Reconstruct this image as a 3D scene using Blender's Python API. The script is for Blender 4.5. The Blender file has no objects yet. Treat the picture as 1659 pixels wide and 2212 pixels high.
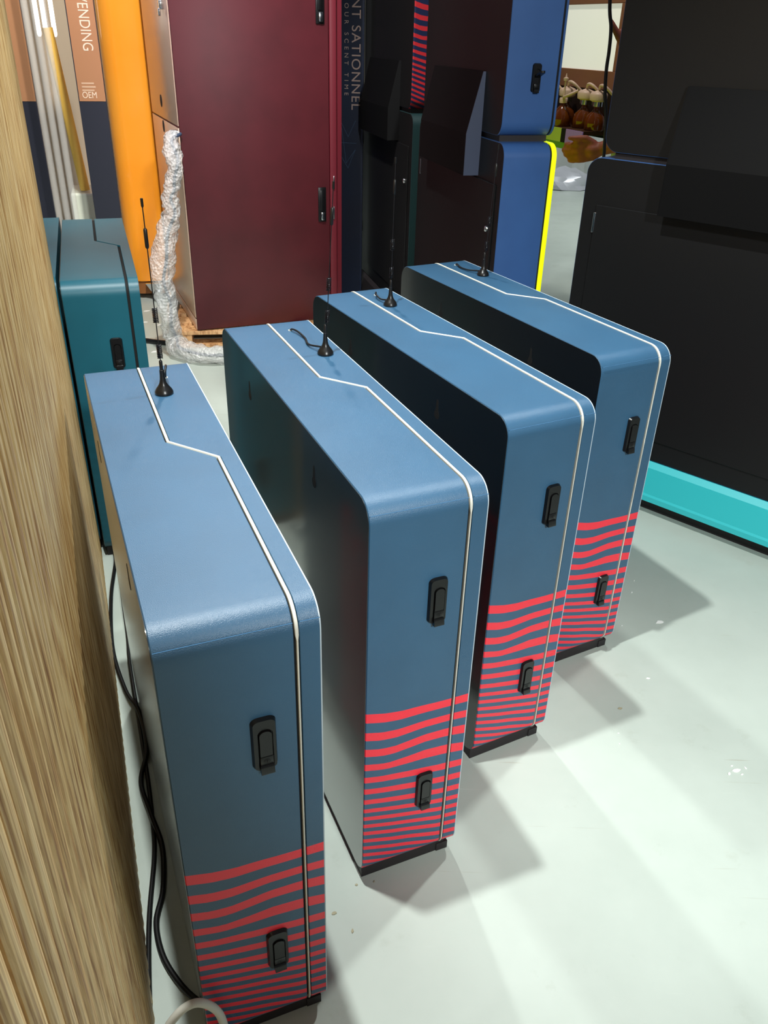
import bpy, bmesh, math, random
from mathutils import Vector, Matrix
import numpy as np
random.seed(7)
S = bpy.context.scene
COL = S.collection

# ------------------------------------------------------------------ camera
cam_d = bpy.data.cameras.new('camera'); cam = bpy.data.objects.new('camera', cam_d); COL.objects.link(cam)
pitch, roll = 0.5285, 0.0297
fw = Vector((0, math.cos(pitch), -math.sin(pitch))); r0 = Vector((1, 0, 0)); u0 = Vector((0, math.sin(pitch), math.cos(pitch)))
rt = r0 * math.cos(roll) + u0 * math.sin(roll); up = -r0 * math.sin(roll) + u0 * math.cos(roll)
M = Matrix((rt, up, -fw)).transposed().to_4x4(); M.translation = (0, 0, 1.3883)
cam.matrix_world = M
cam_d.sensor_fit = 'VERTICAL'; cam_d.sensor_height = 36; cam_d.lens = 36 * 1766.76 / 2212
cam_d.clip_start = 0.02; cam_d.clip_end = 60
S.camera = cam
# ------------------------------------------------------------------ world, lights, exposure
S.view_settings.view_transform = 'Standard'; S.view_settings.look = 'None'
S.view_settings.gamma = 1; S.view_settings.use_curve_mapping = False; S.view_settings.exposure = 0.46
W = bpy.data.worlds.new('hall'); S.world = W; W.use_nodes = True
W.node_tree.nodes['Background'].inputs[0].default_value = (0.80, 0.90, 1.0, 1)
W.node_tree.nodes['Background'].inputs[1].default_value = 0.13
def spot(name, loc, target, watts, deg=70, blend=.6, rad=.04, col=(1, 1, 1)):
    l = bpy.data.lights.new(name, 'SPOT'); l.energy = watts; l.spot_size = math.radians(deg); l.spot_blend = blend
    l.shadow_soft_size = rad; l.color = col
    o = bpy.data.objects.new(name, l); COL.objects.link(o); o.location = loc
    o.rotation_euler = (Vector(target) - Vector(loc)).to_track_quat('-Z', 'Y').to_euler(); return o
def area(name, loc, target, watts, sx, sy, col=(1, 1, 1)):
    l = bpy.data.lights.new(name, 'AREA'); l.energy = watts; l.shape = 'RECTANGLE'; l.size = sx; l.size_y = sy; l.color = col
    o = bpy.data.objects.new(name, l); COL.objects.link(o); o.location = loc
    o.rotation_euler = (Vector(target) - Vector(loc)).to_track_quat('-Z', 'Y').to_euler(); return o
COOL = (0.96, 1.0, 0.98)
spot('overhead_spot', (-0.34, 1.14, 3.05), (0.15, 0.95, 0), 225, 100, .5, .035, COOL)
spot('overhead_spot', (1.0, 2.1, 3.2), (-0.35, 0.8, 0.5), 120, 60, .7, .05, COOL)
spot('overhead_spot', (-0.5, 3.3, 3.25), (0.02, 1.15, 0.7), 130, 50, .7, .07, COOL)
spot('overhead_spot', (1.3, -1.8, 2.7), (0.62, 2.2, 0.6), 430, 42, .5, .12, COOL)
spot('overhead_spot', (-0.55, 2.55, 3.3), (-1.4, 4.6, 0.6), 330, 80, .6, .06, (1, .97, .92))
spot('overhead_spot', (0.35, 3.55, 3.2), (0.86, 4.05, 1.1), 70, 45, .6, .08, (1, .93, .84))  # added spot, no known lamp: brightens the open cabinet in the gap
spot('overhead_spot', (2.3, 7.0, 3.4), (1.6, 8.0, 0), 300, 110, .6, .1, COOL)
spot('violet_spot', (-0.9, 2.4, 3.2), (-0.80, 4.1, 1.75), 80, 40, .8, .1, (.62, .45, 1))

# ------------------------------------------------------------------ helpers
def tag(o, label=None, cat=None, group=None, kind=None):
    if label: o['label'] = label
    if cat: o['category'] = cat
    if group: o['group'] = group
    if kind: o['kind'] = kind
    return o
def empty(name, loc=(0, 0, 0), rz=0):
    o = bpy.data.objects.new(name, None); COL.objects.link(o); o.location = loc; o.rotation_euler = (0, 0, rz)
    o.empty_display_size = .05; return o
def link(name, me, mat, parent=None, smooth=None):
    if mat is not None:
        me.materials.clear()
        for m_ in (mat if isinstance(mat, (list, tuple)) else [mat]): me.materials.append(m_)
    if smooth is not None:
        me.polygons.foreach_set('use_smooth', [True] * len(me.polygons)); me.set_sharp_from_angle(angle=math.radians(smooth))
    o = bpy.data.objects.new(name, me); COL.objects.link(o)
    if parent is not None: o.parent = parent
    return o
def bm_obj(name, bm, mat, parent=None, smooth=None):
    bmesh.ops.recalc_face_normals(bm, faces=bm.faces)
    me = bpy.data.meshes.new(name); bm.to_mesh(me); bm.free(); return link(name, me, mat, parent, smooth)
def box(bm, x0, x1, y0, y1, z0, z1, bev=0, seg=2):
    r = bmesh.ops.create_cube(bm, size=1)['verts']
    for v in r: v.co = Vector(((x0 + x1) / 2 + v.co.x * (x1 - x0), (y0 + y1) / 2 + v.co.y * (y1 - y0), (z0 + z1) / 2 + v.co.z * (z1 - z0)))
    if bev > 0:
        es = list({e for v in r for e in v.link_edges})
        bmesh.ops.bevel(bm, geom=es, offset=bev, segments=seg, affect='EDGES', profile=.5)
def prism(bm, pts, a0, a1, axis='x'):
    """closed polygon extruded along an axis; pts are the two other coordinates"""
    def P(a, p): return {'x': (a, p[0], p[1]), 'y': (p[0], a, p[1]), 'z': (p[0], p[1], a)}[axis]
    A = [bm.verts.new(P(a0, p)) for p in pts]; B = [bm.verts.new(P(a1, p)) for p in pts]
    n = len(pts)
    bm.faces.new(A); bm.faces.new(B[::-1])
    for i in range(n): bm.faces.new((A[i], B[i], B[(i + 1) % n], A[(i + 1) % n]))
    return A, B
def lathe(bm, prof, n=24, cen=(0, 0, 0)):
    rings = []
    for r, z in prof:
        if r < 1e-6: rings.append([bm.verts.new((cen[0], cen[1], cen[2] + z))])
        else: rings.append([bm.verts.new((cen[0] + r * math.cos(2 * math.pi * i / n), cen[1] + r * math.sin(2 * math.pi * i / n), cen[2] + z)) for i in range(n)])
    for a, b in zip(rings, rings[1:]):
        for i in range(n):
            j = (i + 1) % n
            if len(a) == 1 and len(b) == 1: continue
            if len(a) == 1: bm.faces.new((a[0], b[i], b[j]))
            elif len(b) == 1: bm.faces.new((a[i], a[j], b[0]))
            else: bm.faces.new((a[i], a[j], b[j], b[i]))
def sweep(bm, pts, rad, n=8, radf=None):
    pts = [Vector(p) for p in pts]; N = len(pts); rings = []
    t = (pts[1] - pts[0]).normalized(); ref = Vector((0, 0, 1)) if abs(t.z) < .9 else Vector((1, 0, 0))
    nx = t.cross(ref).normalized()
    for i, p in enumerate(pts):
        t = (pts[min(i + 1, N - 1)] - pts[max(i - 1, 0)]).normalized()
        nx = (nx - t * nx.dot(t)).normalized(); ny = t.cross(nx)
        ring = []
        for k in range(n):
            a = 2 * math.pi * k / n; r = rad if radf is None else radf(i, k)
            ring.append(bm.verts.new(p + nx * (r * math.cos(a)) + ny * (r * math.sin(a))))
        rings.append(ring)
    for a, b in zip(rings, rings[1:]):
        for k in range(n): bm.faces.new((a[k], a[(k + 1) % n], b[(k + 1) % n], b[k]))
    bm.faces.new(rings[0][::-1]); bm.faces.new(rings[-1])
def spline(pts, m=8):
    """Catmull-Rom through the points"""
    P = [Vector(p) for p in pts]; P = [P[0] * 2 - P[1]] + P + [P[-1] * 2 - P[-2]]; out = []
    for i in range(1, len(P) - 2):
        for k in range(m):
            t = k / m; a, b, c, d_ = P[i - 1], P[i], P[i + 1], P[i + 2]
            out.append(.5 * ((2 * b) + (c - a) * t + (2 * a - 5 * b + 4 * c - d_) * t * t + (3 * b - a - 3 * c + d_) * t ** 3))
    out.append(P[-2]); return out
def lettering(name, txt, size, mat, parent, loc, rot, ext=.0004, sx=1.0, space=1.0):
    c = bpy.data.curves.new(name, 'FONT'); c.body = txt; c.size = size; c.extrude = ext; c.space_character = space; c.align_x = 'LEFT'
    t = bpy.data.objects.new(name + '_tmp', c); COL.objects.link(t)
    me = bpy.data.meshes.new_from_object(t.evaluated_get(bpy.context.evaluated_depsgraph_get()))
    bpy.data.objects.remove(t)
    o = link(name, me, mat, parent); o.location = loc; o.rotation_euler = rot; o.scale = (sx, 1, 1); return o

# ------------------------------------------------------------------ materials
def lin(r, g, b):
    f = lambda c: (c / 255 / 12.92) if c / 255 <= .04045 else ((c / 255 + .055) / 1.055) ** 2.4
    return (f(r), f(g), f(b), 1)
MATS = {}
def mat(name, rgb, rough=.5, metal=0, spec=.5, grain=None, var=None, coat=0, trans=0, alpha=1, emit=None, aniso=None, ior=1.45):
    m = bpy.data.materials.new(name); m.use_nodes = True; nt = m.node_tree; b = nt.nodes['Principled BSDF']
    I = b.inputs
    I['Base Color'].default_value = lin(*rgb); I['Roughness'].default_value = rough; I['Metallic'].default_value = metal
    I['Specular IOR Level'].default_value = spec; I['Coat Weight'].default_value = coat; I['Transmission Weight'].default_value = trans
    I['Alpha'].default_value = alpha; I['IOR'].default_value = ior
    if emit: I['Emission Color'].default_value = lin(*emit[0]); I['Emission Strength'].default_value = emit[1]
    tc = nt.nodes.new('ShaderNodeTexCoord')
    if grain:
        n = nt.nodes.new('ShaderNodeTexNoise'); n.inputs['Scale'].default_value = grain[0]; n.inputs['Detail'].default_value = 2
        nt.links.new(tc.outputs['Object'], n.inputs['Vector'])
        bp = nt.nodes.new('ShaderNodeBump'); bp.inputs['Strength'].default_value = grain[1]; bp.inputs['Distance'].default_value = grain[2] if len(grain) > 2 else .001
        nt.links.new(n.outputs['Fac'], bp.inputs['Height']); nt.links.new(bp.outputs['Normal'], I['Normal'])
    if var:   # slow blotchy variation of colour: scale, other rgb, low, high
        n = nt.nodes.new('ShaderNodeTexNoise'); n.inputs['Scale'].default_value = var[0]; n.inputs['Detail'].default_value = 5
        nt.links.new(tc.outputs['Object'], n.inputs['Vector'])
        mr = nt.nodes.new('ShaderNodeMapRange'); mr.inputs[1].default_value = var[2]; mr.inputs[2].default_value = var[3]
        nt.links.new(n.outputs['Fac'], mr.inputs[0])
        mx = nt.nodes.new('ShaderNodeMix'); mx.data_type = 'RGBA'
        nt.links.new(mr.outputs[0], mx.inputs[0]); mx.inputs[6].default_value = lin(*rgb); mx.inputs[7].default_value = lin(*var[1])
        nt.links.new(mx.outputs[2], I['Base Color'])
    MATS[name] = m; return m
def striped(name, blue, red, rough, grain):
    """painted film: wavy red stripes printed on blue, driven by the 'phase' coordinate of the shell"""
    m = mat(name, blue, rough, grain=grain, var=(7, tuple(int(c * .93) for c in blue), .35, .75)); nt = m.node_tree; b = nt.nodes['Principled BSDF']
    base = b.inputs['Base Color'].links[0].from_socket
    at = nt.nodes.new('ShaderNodeAttribute'); at.attribute_name = 'phase'
    fr = nt.nodes.new('ShaderNodeMath'); fr.operation = 'FRACT'; nt.links.new(at.outputs['Fac'], fr.inputs[0])
    lt = nt.nodes.new('ShaderNodeMath'); lt.operation = 'LESS_THAN'; nt.links.new(fr.outputs[0], lt.inputs[0]); lt.inputs[1].default_value = .47
    gt = nt.nodes.new('ShaderNodeMath'); gt.operation = 'GREATER_THAN'; nt.links.new(at.outputs['Fac'], gt.inputs[0]); gt.inputs[1].default_value = 0
    ml = nt.nodes.new('ShaderNodeMath'); ml.operation = 'MULTIPLY'; nt.links.new(lt.outputs[0], ml.inputs[0]); nt.links.new(gt.outputs[0], ml.inputs[1])
    mx = nt.nodes.new('ShaderNodeMix'); mx.data_type = 'RGBA'
    nt.links.new(ml.outputs[0], mx.inputs[0]); nt.links.new(base, mx.inputs[6]); mx.inputs[7].default_value = lin(*red)
    nt.links.new(mx.outputs[2], b.inputs['Base Color']); return m
BLUE = striped('blue_film', (46, 86, 116), (238, 36, 58), .40, (900, .5, .0008))
BLUE.node_tree.nodes['Principled BSDF'].inputs['Specular IOR Level'].default_value = .7
BLUE2 = striped('blue_gloss', (52, 88, 142), (200, 40, 50), .4, (900, .1, .0004))
TEAL = striped('teal_film', (18, 86, 102), (18, 86, 102), .42, (1100, .2, .0005))
BLACK = mat('black_back_panel', (10, 10, 11), .35, spec=.5, grain=(260, .06, .0006), var=(9, (15, 16, 17), .5, .85))
BLACK2 = mat('black_satin', (20, 20, 21), .42, spec=.35, grain=(300, .08, .0006))
_b = BLACK.node_tree.nodes['Principled BSDF'].inputs; _b['Coat Weight'].default_value = 1; _b['Coat Roughness'].default_value = .11; _b['Coat IOR'].default_value = 1.62
BLKP = mat('black_plastic', (17, 17, 18), .3, spec=.5, grain=(700, .05, .0003))
BLKR = mat('black_rubber', (14, 14, 15), .45)
DARK = mat('dark_gap', (4, 4, 5), .8)
GASK = mat('white_gasket', (208, 207, 196), .55)
CHROME = mat('chrome', (205, 208, 212), .18, metal=1)
STEELD = mat('dark_steel_wire', (48, 48, 52), .35, metal=.8)
BASE = mat('black_base', (34, 30, 32), .6)
EDGE = mat('film_edge', (58, 94, 126), .7, spec=.1)
GLINT = mat('painted_edge_highlight', (176, 190, 200), .4)  # pale colour painting the bright highlight along the front edges
YGLOW = mat('brightened_yellow_edge', (226, 245, 10), .4, emit=((225, 245, 10), .55))  # yellow-green strip, brightened by added emission; not a lamp
TURQ = mat('turquoise_paint', (48, 176, 182), .4)
BURG = mat('burgundy_paint', (84, 31, 37), .40, spec=.5, grain=(500, .05, .0004), var=(5, (74, 28, 33), .4, .7))
BURG2 = mat('burgundy_frame', (104, 32, 42), .4)
PEACH = mat('pale_side_panel', (228, 196, 172), .3, metal=.25)  # pale panel; the orange reflected from its neighbour is tinted into the colour
ORANGE = mat('orange_lacquer', (250, 158, 40), .22, coat=.4, var=(2.2, (250, 166, 52), .4, .7))
NAVY = mat('navy_board', (38, 40, 52), .45)
COPPER = mat('copper_print', (182, 130, 92), .45, metal=.15)
CREAM = mat('cream_ink', (236, 214, 188), .5)
POSTER = mat('dark_blue_poster', (10, 26, 52), .5, var=(1.2, (16, 18, 32), .4, .65))
INK = mat('pale_ink', (170, 146, 136), .5)
INKB = mat('thin_blue_ink', (70, 92, 118), .5)
def wood(name, a, b, c, sx, sz, relief=.3):
    m = bpy.data.materials.new(name); m.use_nodes = True; nt = m.node_tree; bs = nt.nodes['Principled BSDF']
    geo = nt.nodes.new('ShaderNodeNewGeometry'); mp = nt.nodes.new('ShaderNodeMapping'); mp.inputs['Scale'].default_value = (sx, sx, sz)
    nt.links.new(geo.outputs['Position'], mp.inputs[0])
    n1 = nt.nodes.new('ShaderNodeTexNoise'); n1.inputs['Scale'].default_value = 1; n1.inputs['Detail'].default_value = 6; n1.inputs['Roughness'].default_value = .62; n1.inputs['Distortion'].default_value = .6
    nt.links.new(mp.outputs[0], n1.inputs['Vector'])
    mp2 = nt.nodes.new('ShaderNodeMapping'); mp2.inputs['Scale'].default_value = (sx * 6, sx * 6, sz * 2.2); nt.links.new(geo.outputs['Position'], mp2.inputs[0])
    n2 = nt.nodes.new('ShaderNodeTexNoise'); n2.inputs['Scale'].default_value = 1; n2.inputs['Detail'].default_value = 3; nt.links.new(mp2.outputs[0], n2.inputs['Vector'])
    cr = nt.nodes.new('ShaderNodeValToRGB'); e = cr.color_ramp.elements
    e[0].position = .34; e[0].color = lin(*c); e[1].position = .62; e[1].color = lin(*a); k = e.new(.46); k.color = lin(*b)
    nt.links.new(n1.outputs['Fac'], cr.inputs[0])
    mx = nt.nodes.new('ShaderNodeMix'); mx.data_type = 'RGBA'; mx.blend_type = 'MULTIPLY'
    mr = nt.nodes.new('ShaderNodeMapRange'); mr.inputs[1].default_value = .3; mr.inputs[2].default_value = .55; mr.inputs[3].default_value = .85; mr.inputs[4].default_value = 0
    nt.links.new(n2.outputs['Fac'], mr.inputs[0]); nt.links.new(mr.outputs[0], mx.inputs[0]); nt.links.new(cr.outputs[0], mx.inputs[6]); mx.inputs[7].default_value = lin(166, 122, 66)
    nt.links.new(mx.outputs[2], bs.inputs['Base Color']); bs.inputs['Roughness'].default_value = .5
    bp = nt.nodes.new('ShaderNodeBump'); bp.inputs['Strength'].default_value = relief; bp.inputs['Distance'].default_value = .001
    nt.links.new(n2.outputs['Fac'], bp.inputs['Height']); nt.links.new(bp.outputs['Normal'], bs.inputs['Normal']); return m
OAK = wood('oak_veneer', (238, 208, 152), (224, 188, 126), (192, 146, 84), 75, 6)
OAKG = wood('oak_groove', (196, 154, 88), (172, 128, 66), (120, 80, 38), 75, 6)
PINE = wood('pallet_pine', (226, 184, 136), (212, 166, 116), (178, 130, 84), 14, 14, .15)
def floor_mat():
    m = bpy.data.materials.new('epoxy_floor'); m.use_nodes = True; nt = m.node_tree; b = nt.nodes['Principled BSDF']
    geo = nt.nodes.new('ShaderNodeNewGeometry')
    def noise(sc, det, rough=.5, stretch=None):
        n = nt.nodes.new('ShaderNodeTexNoise'); n.inputs['Scale'].default_value = sc; n.inputs['Detail'].default_value = det; n.inputs['Roughness'].default_value = rough
        src = geo.outputs['Position']
        if stretch:
            mp = nt.nodes.new('ShaderNodeMapping'); mp.inputs['Scale'].default_value = stretch[0]; mp.inputs['Rotation'].default_value = (0, 0, stretch[1]); nt.links.new(src, mp.inputs[0]); src = mp.outputs[0]
        nt.links.new(src, n.inputs['Vector']); return n.outputs['Fac']
    def ramp(s, lo, hi, a=0, bb=1):
        r = nt.nodes.new('ShaderNodeMapRange'); r.inputs[1].default_value = lo; r.inputs[2].default_value = hi; r.inputs[3].default_value = a; r.inputs[4].default_value = bb; nt.links.new(s, r.inputs[0]); return r.outputs[0]
    def mix(fac, A, B):
        x = nt.nodes.new('ShaderNodeMix'); x.data_type = 'RGBA'; nt.links.new(fac, x.inputs[0])
        if isinstance(A, tuple): x.inputs[6].default_value = A
        else: nt.links.new(A, x.inputs[6])
        x.inputs[7].default_value = B; return x.outputs[2]
    c = mix(ramp(noise(2.2, 6, .6), .35, .7), lin(184, 194, 185), lin(172, 182, 173))
    c = mix(ramp(noise(9, 8, .7), .60, .78, 0, .35), c, lin(146, 150, 134))
    c = mix(ramp(noise(3, 3, .5, ((1, 26, 1), .7)), .70, .76, 0, .5), c, lin(150, 142, 122))
    c = mix(ramp(noise(3, 3, .5, ((1, 40, 1), -.5)), .72, .77, 0, .6), c, lin(212, 216, 208))
    c = mix(ramp(noise(16, 3, .5), .74, .77, 0, .6), c, lin(150, 134, 104))
    nt.links.new(c, b.inputs['Base Color'])
    nt.links.new(ramp(noise(6, 5), .3, .7, .34, .5), b.inputs['Roughness']); b.inputs['Specular IOR Level'].default_value = .4
    return m
FLOOR = floor_mat()
WALLB = mat('dim_far_wall', (120, 112, 104), .8)

# ------------------------------------------------------------------ setting
bm = bmesh.new(); box(bm, -7, 9, -3, 13, -.06, 0); tag(bm_obj('floor', bm, FLOOR), 'pale grey-green scuffed epoxy floor', kind='structure')
bm = bmesh.new(); box(bm, -7, 9, 12.4, 12.6, 0, 4.2); tag(bm_obj('wall_back', bm, WALLB), 'dim far wall of the hall', kind='structure')

# fluted oak wall on the left: backing board and one slat after the other
PW = Vector((-0.862, 2.094, 0)); YW = math.radians(20.61)
wall = empty('wall_left', PW, YW); tag(wall, 'fluted light oak panel wall along the left edge', kind='structure')
# local: +y runs away from the camera, the slatted face looks to +x
LW, HW = 2.45, 2.3
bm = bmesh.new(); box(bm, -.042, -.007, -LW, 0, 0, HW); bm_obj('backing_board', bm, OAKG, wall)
pitch_s = .0290
bm = bmesh.new()
pr = [(-.0075, 0), (-.003, .0008), (-.0008, .0032), (0, .0070), (.0003, .0105), (0, .0140), (-.0008, .0178), (-.003, .0202), (-.0075, .021)]
prism(bm, [(p[0], p[1]) for p in pr], 0, HW, 'z')
bmesh.ops.recalc_face_normals(bm, faces=bm.faces); slat_me = bpy.data.meshes.new('slat'); bm.to_mesh(slat_me); bm.free(); slat_me.materials.append(OAK)
for i in range(int(LW / pitch_s)):
    o = bpy.data.objects.new('slat', slat_me); COL.objects.link(o); o.parent = wall; o.location = (0, -.0215 - i * pitch_s, 0)

# ------------------------------------------------------------------ the wall-box cabinets
WC, DC, HC, RC, ZB = 0.862, 0.1916, 0.80, 0.036, 0.025
GD, G2, J1, J2 = 0.1612, 0.0976, 0.4095, 0.4874
TOPS = [.410, .368, .330, .294, .263, .234, .207, .183, .163, .143, .124, .104, .084, .065, .046, .026, .006, -.014]
DELTA = [(.50, [(0, 0), (.035, -.010), (.065, -.015), (.096, -.016), (.128, -.018), (.155, -.019), (.192, -.019)]),
         (.41, [(0, 0), (.035, -.010), (.065, -.015), (.096, -.016), (.128, -.018), (.155, -.019), (.192, -.019)]),
         (.33, [(0, 0), (.027, -.009), (.056, -.012), (.081, -.0095), (.11, -.006), (.154, -.007), (.192, -.012)]),
         (.294, [(0, 0), (.041, -.012), (.083, -.0105), (.113, -.008), (.154, -.011), (.192, -.019)]),
         (.263, [(0, 0), (.029, -.008), (.071, -.015), (.10, -.0195), (.156, -.027), (.192, -.030)]),
         (.183, [(0, 0), (.05, -.014), (.097, -.026), (.153, -.038), (.192, -.042)]),
         (.084, [(0, 0), (.056, -.02), (.093, -.031), (.126, -.043), (.151, -.052), (.192, -.058)]),
         (-.05, [(0, 0), (.056, -.02), (.093, -.031), (.126, -.043), (.151, -.052), (.192, -.058)])]
_dz = [r[0] for r in DELTA][::-1]
def delta(x, z):
    return float(np.interp(z, _dz, [np.interp(x, [p[0] for p in r[1]], [p[1] for p in r[1]]) for r in DELTA][::-1]))
def phase(x, z):
    ze = z
    for _ in range(6): ze = z - delta(x, ze)
    if ze > TOPS[0]: return (TOPS[0] - ze) / .042
    return float(np.interp(-ze, [-t for t in TOPS], list(range(len(TOPS)))))
def perimeter(Wd, H, R, nside, tops):
    """rounded rectangle in the local y-z plane: (y, z, ny, nz, side)"""
    P = []
    for i in range(nside + 1): P.append((0, R + (H - 2 * R) * i / nside, -1, 0, 'near'))
    def arc(cy, cz, a0, tagname, n=8):
        for k in range(1, n):
            a = math.radians(a0 - 90 * k / n); P.append((cy + R * math.cos(a), cz + R * math.sin(a), math.cos(a), math.sin(a), tagname))
    arc(R, H - R, 180, 'near')
    for y in sorted(set([R, Wd - R] + [t for t in tops if R < t < Wd - R])): P.append((y, H, 0, 1, 'top'))
    arc(Wd - R, H - R, 90, 'far')
    for i in range(5): P.append((Wd, H - R - (H - 2 * R) * i / 4, 1, 0, 'far'))
    arc(Wd - R, R, 0, 'bottom')
    for i in range(5): P.append((Wd - R - (Wd - 2 * R) * i / 4, 0, 0, -1, 'bottom'))
    arc(R, R, -90, 'near')
    return P
def seam_at(p):
    y, z, ny, nz, s = p
    if s == 'near': return GD
    if s == 'top': return float(np.interp(y, [J1, J2], [GD, G2]))
    if s == 'far': return G2
    return float(np.interp(y, [RC, .3, .6], [GD, GD, G2]))
def strip_mesh(P, cols, stripes=False):
    """cols: function(i) -> list of (x, outward offset, phase_x) along the depth for perimeter point i"""
    bm = bmesh.new(); ly = bm.verts.layers.float.new('phase'); rows = []
    for p in P:
        row = []
        for x, off in cols(p):
            v = bm.verts.new((x, p[0] + p[2] * off, p[1] + p[3] * off))
            v[ly] = phase(x, p[1]) if (stripes and p[4] == 'near') else -5.0
            row.append(v)
        rows.append(row)
    n = len(rows)
    for i in range(n):
        a, b = rows[i], rows[(i + 1) % n]
        for k in range(len(a) - 1): bm.faces.new((a[k], b[k], b[k + 1], a[k + 1]))
    return bm, rows
def lin_cols(a, b, n): return [a + (b - a) * k / n for k in range(n + 1)]
def build_meshes(Wd, D, H, R, seam, stripes, nside=90, eg=.012):
    P = perimeter(Wd, H, R, nside, [J1, J2] + [Wd * k / 12 for k in range(13)])
    sm = seam_at if seam else (lambda p: D - eg)
    gb = lambda p: (.0004, .0029) if p[4] == 'near' and p[1] < H - R else (-.0010, .0036)
    out = {}
    bm, rows = strip_mesh(P, lambda p: [(0.0, -.0015)] + [(x, 0) for x in lin_cols(.0012, sm(p) - .0035, 14)] + [(sm(p) - .0028, -.0007), (sm(p) - .0028, -.006)], stripes)
    out['body'] = bm
    bm, rows = strip_mesh(P, lambda p: [(sm(p) + .0045, -.006), (sm(p) + .0045, -.0007)] + [(x, 0) for x in lin_cols(sm(p) + .0052, D - .0012, 5)] + [(D, -.0012)], stripes)
    fcap = bm.faces.new([r[-1] for r in rows]); fcap.material_index = 1; out['door'] = bm
    bm, rows = strip_mesh(P, lambda p: [(sm(p) + gb(p)[0], -.004), (sm(p) + gb(p)[0] + .0001, .0003), (sm(p) + gb(p)[0] + .0008, .0011), (sm(p) + gb(p)[1] - .0008, .0011), (sm(p) + gb(p)[1] - .0001, .0003), (sm(p) + gb(p)[1], -.004)])
    out['gasket'] = bm
    bm, rows = strip_mesh(P, lambda p: [(sm(p) - .006, -.0045), (sm(p) + .008, -.0045)]); out['seam_liner'] = bm
    bm, rows = strip_mesh(P, lambda p: [(D - .0014, .0), (D - .0012, .0003), (D + .0002, .0003), (D + .0004, -.0012), (D + .0002, -.0022)]); out['highlight_strip'] = bm  # thin strip added to carry the painted edge highlight
    bm = bmesh.new(); pts = [(p[0] - p[2] * .0018, p[1] - p[3] * .0018) for p in P]; prism(bm, pts, -.0008, .003, 'x'); out['back_panel'] = bm
    return out
def to_me(name, bm, smooth=35):
    bmesh.ops.recalc_face_normals(bm, faces=bm.faces); me = bpy.data.meshes.new(name); bm.to_mesh(me); bm.free()
    me.polygons.foreach_set('use_smooth', [True] * len(me.polygons)); me.set_sharp_from_angle(angle=math.radians(smooth)); return me
def rr(w, h, r, n=5, cx=0, cz=0):
    pts = []
    for sx, sz, a0 in ((1, 1, 0), (-1, 1, 90), (-1, -1, 180), (1, -1, 270)):
        for k in range(n + 1):
            a = math.radians(a0 + 90 * k / n); pts.append((cx + sx * (w / 2 - r) + r * math.cos(a), cz + sz * (h / 2 - r) + r * math.sin(a)))
    return pts
# lock: plate with a recess, lever, key cylinder, ribbed grip; looks to local -y
def taper(bm, o0, o1, y0, y1):
    A = [bm.verts.new((p[0], y0, p[1])) for p in o0]; B = [bm.verts.new((p[0], y1, p[1])) for p in o1]; n = len(A)
    for i in range(n): bm.faces.new((A[i], A[(i + 1) % n], B[(i + 1) % n], B[i]))
    return A, B
def lock_meshes():
    L = {}
    bm = bmesh.new(); n = 5
    out0, out1 = rr(.036, .118, .011, n), rr(.031, .113, .009, n)
    inn = rr(.0215, .094, .0107, n, .001, -.0105)
    inn = [(x, max(z, -.0565)) for x, z in inn]
    A, B = taper(bm, out0, out1, 0, -.0075)
    C = [bm.verts.new((p[0], -.0075, p[1])) for p in inn]; Dv = [bm.verts.new((p[0], -.002, p[1])) for p in inn]
    N = len(B)
    for i in range(N):
        j = (i + 1) % N
        bm.faces.new((B[i], B[j], C[j], C[i])); bm.faces.new((C[i], C[j], Dv[j], Dv[i]))
    bm.faces.new(Dv); bm.faces.new(A[::-1])
    L['lock'] = to_me('lock_plate', bm, 30)
    bm = bmesh.new()
    lev = [(x, z) for x, z in rr(.0185, .088, .0092, n, .001, -.009) if z > -.02] + [(-.00825, -.0225), (.01025, -.0225)]
    lev.sort(key=lambda p: math.atan2(p[1] - .005, p[0] - .001))
    A, B = taper(bm, lev, [(x * .93, z * .985) for x, z in lev], -.002, -.0105); bm.faces.new(B); bm.faces.new(A[::-1])
    L['lever'] = to_me('lever', bm, 30)
    bm = bmesh.new(); box(bm, -.0083, .0103, -.0108, -.002, -.0425, -.0232, .0008); L['key_block'] = to_me('key_block', bm, 30)
    bm = bmesh.new()
    pts = [(-.0105, -.0432), (-.0135, -.045), (-.0155, -.058), (-.015, -.0605), (-.004, -.0605), (-.002, -.0432)]
    prism(bm, pts, -.0086, .0106, 'x')
    for k in range(6):
        z = -.047 - k * .0021; box(bm, -.008, .010, -.0160 + k * -.0001 + .002, -.0125, z - .0006, z + .0006)
    L['grip'] = to_me('grip', bm, 30)
    bm = bmesh.new()
    ring = [(.0052 * math.cos(a), .0052 * math.sin(a) - .033) for a in [2 * math.pi * k / 20 for k in range(20)]]
    rin = [(.0042 * math.cos(a), .0042 * math.sin(a) - .033) for a in [2 * math.pi * k / 20 for k in range(20)]]
    A = [bm.verts.new((p[0] + .001, -.01095, p[1])) for p in ring]; B = [bm.verts.new((p[0] + .001, -.0113, p[1])) for p in rin]
    for i in range(20): bm.faces.new((A[i], A[(i + 1) % 20], B[(i + 1) % 20], B[i]))
    bm.faces.new(B)
    L['key_cylinder'] = to_me('key_cylinder', bm, 30)
    bm = bmesh.new(); box(bm, .0004, .0018, -.0117, -.011, -.0357, -.0308); lathe(bm, [(0, 0), (.0012, 0)], 8); bmesh.ops.delete(bm, geom=[v for v in bm.verts if abs(v.co.z) < .01], context='VERTS')
    L['key_slot'] = to_me('key_slot', bm, 30)
    return L
LK = lock_meshes()
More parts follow.
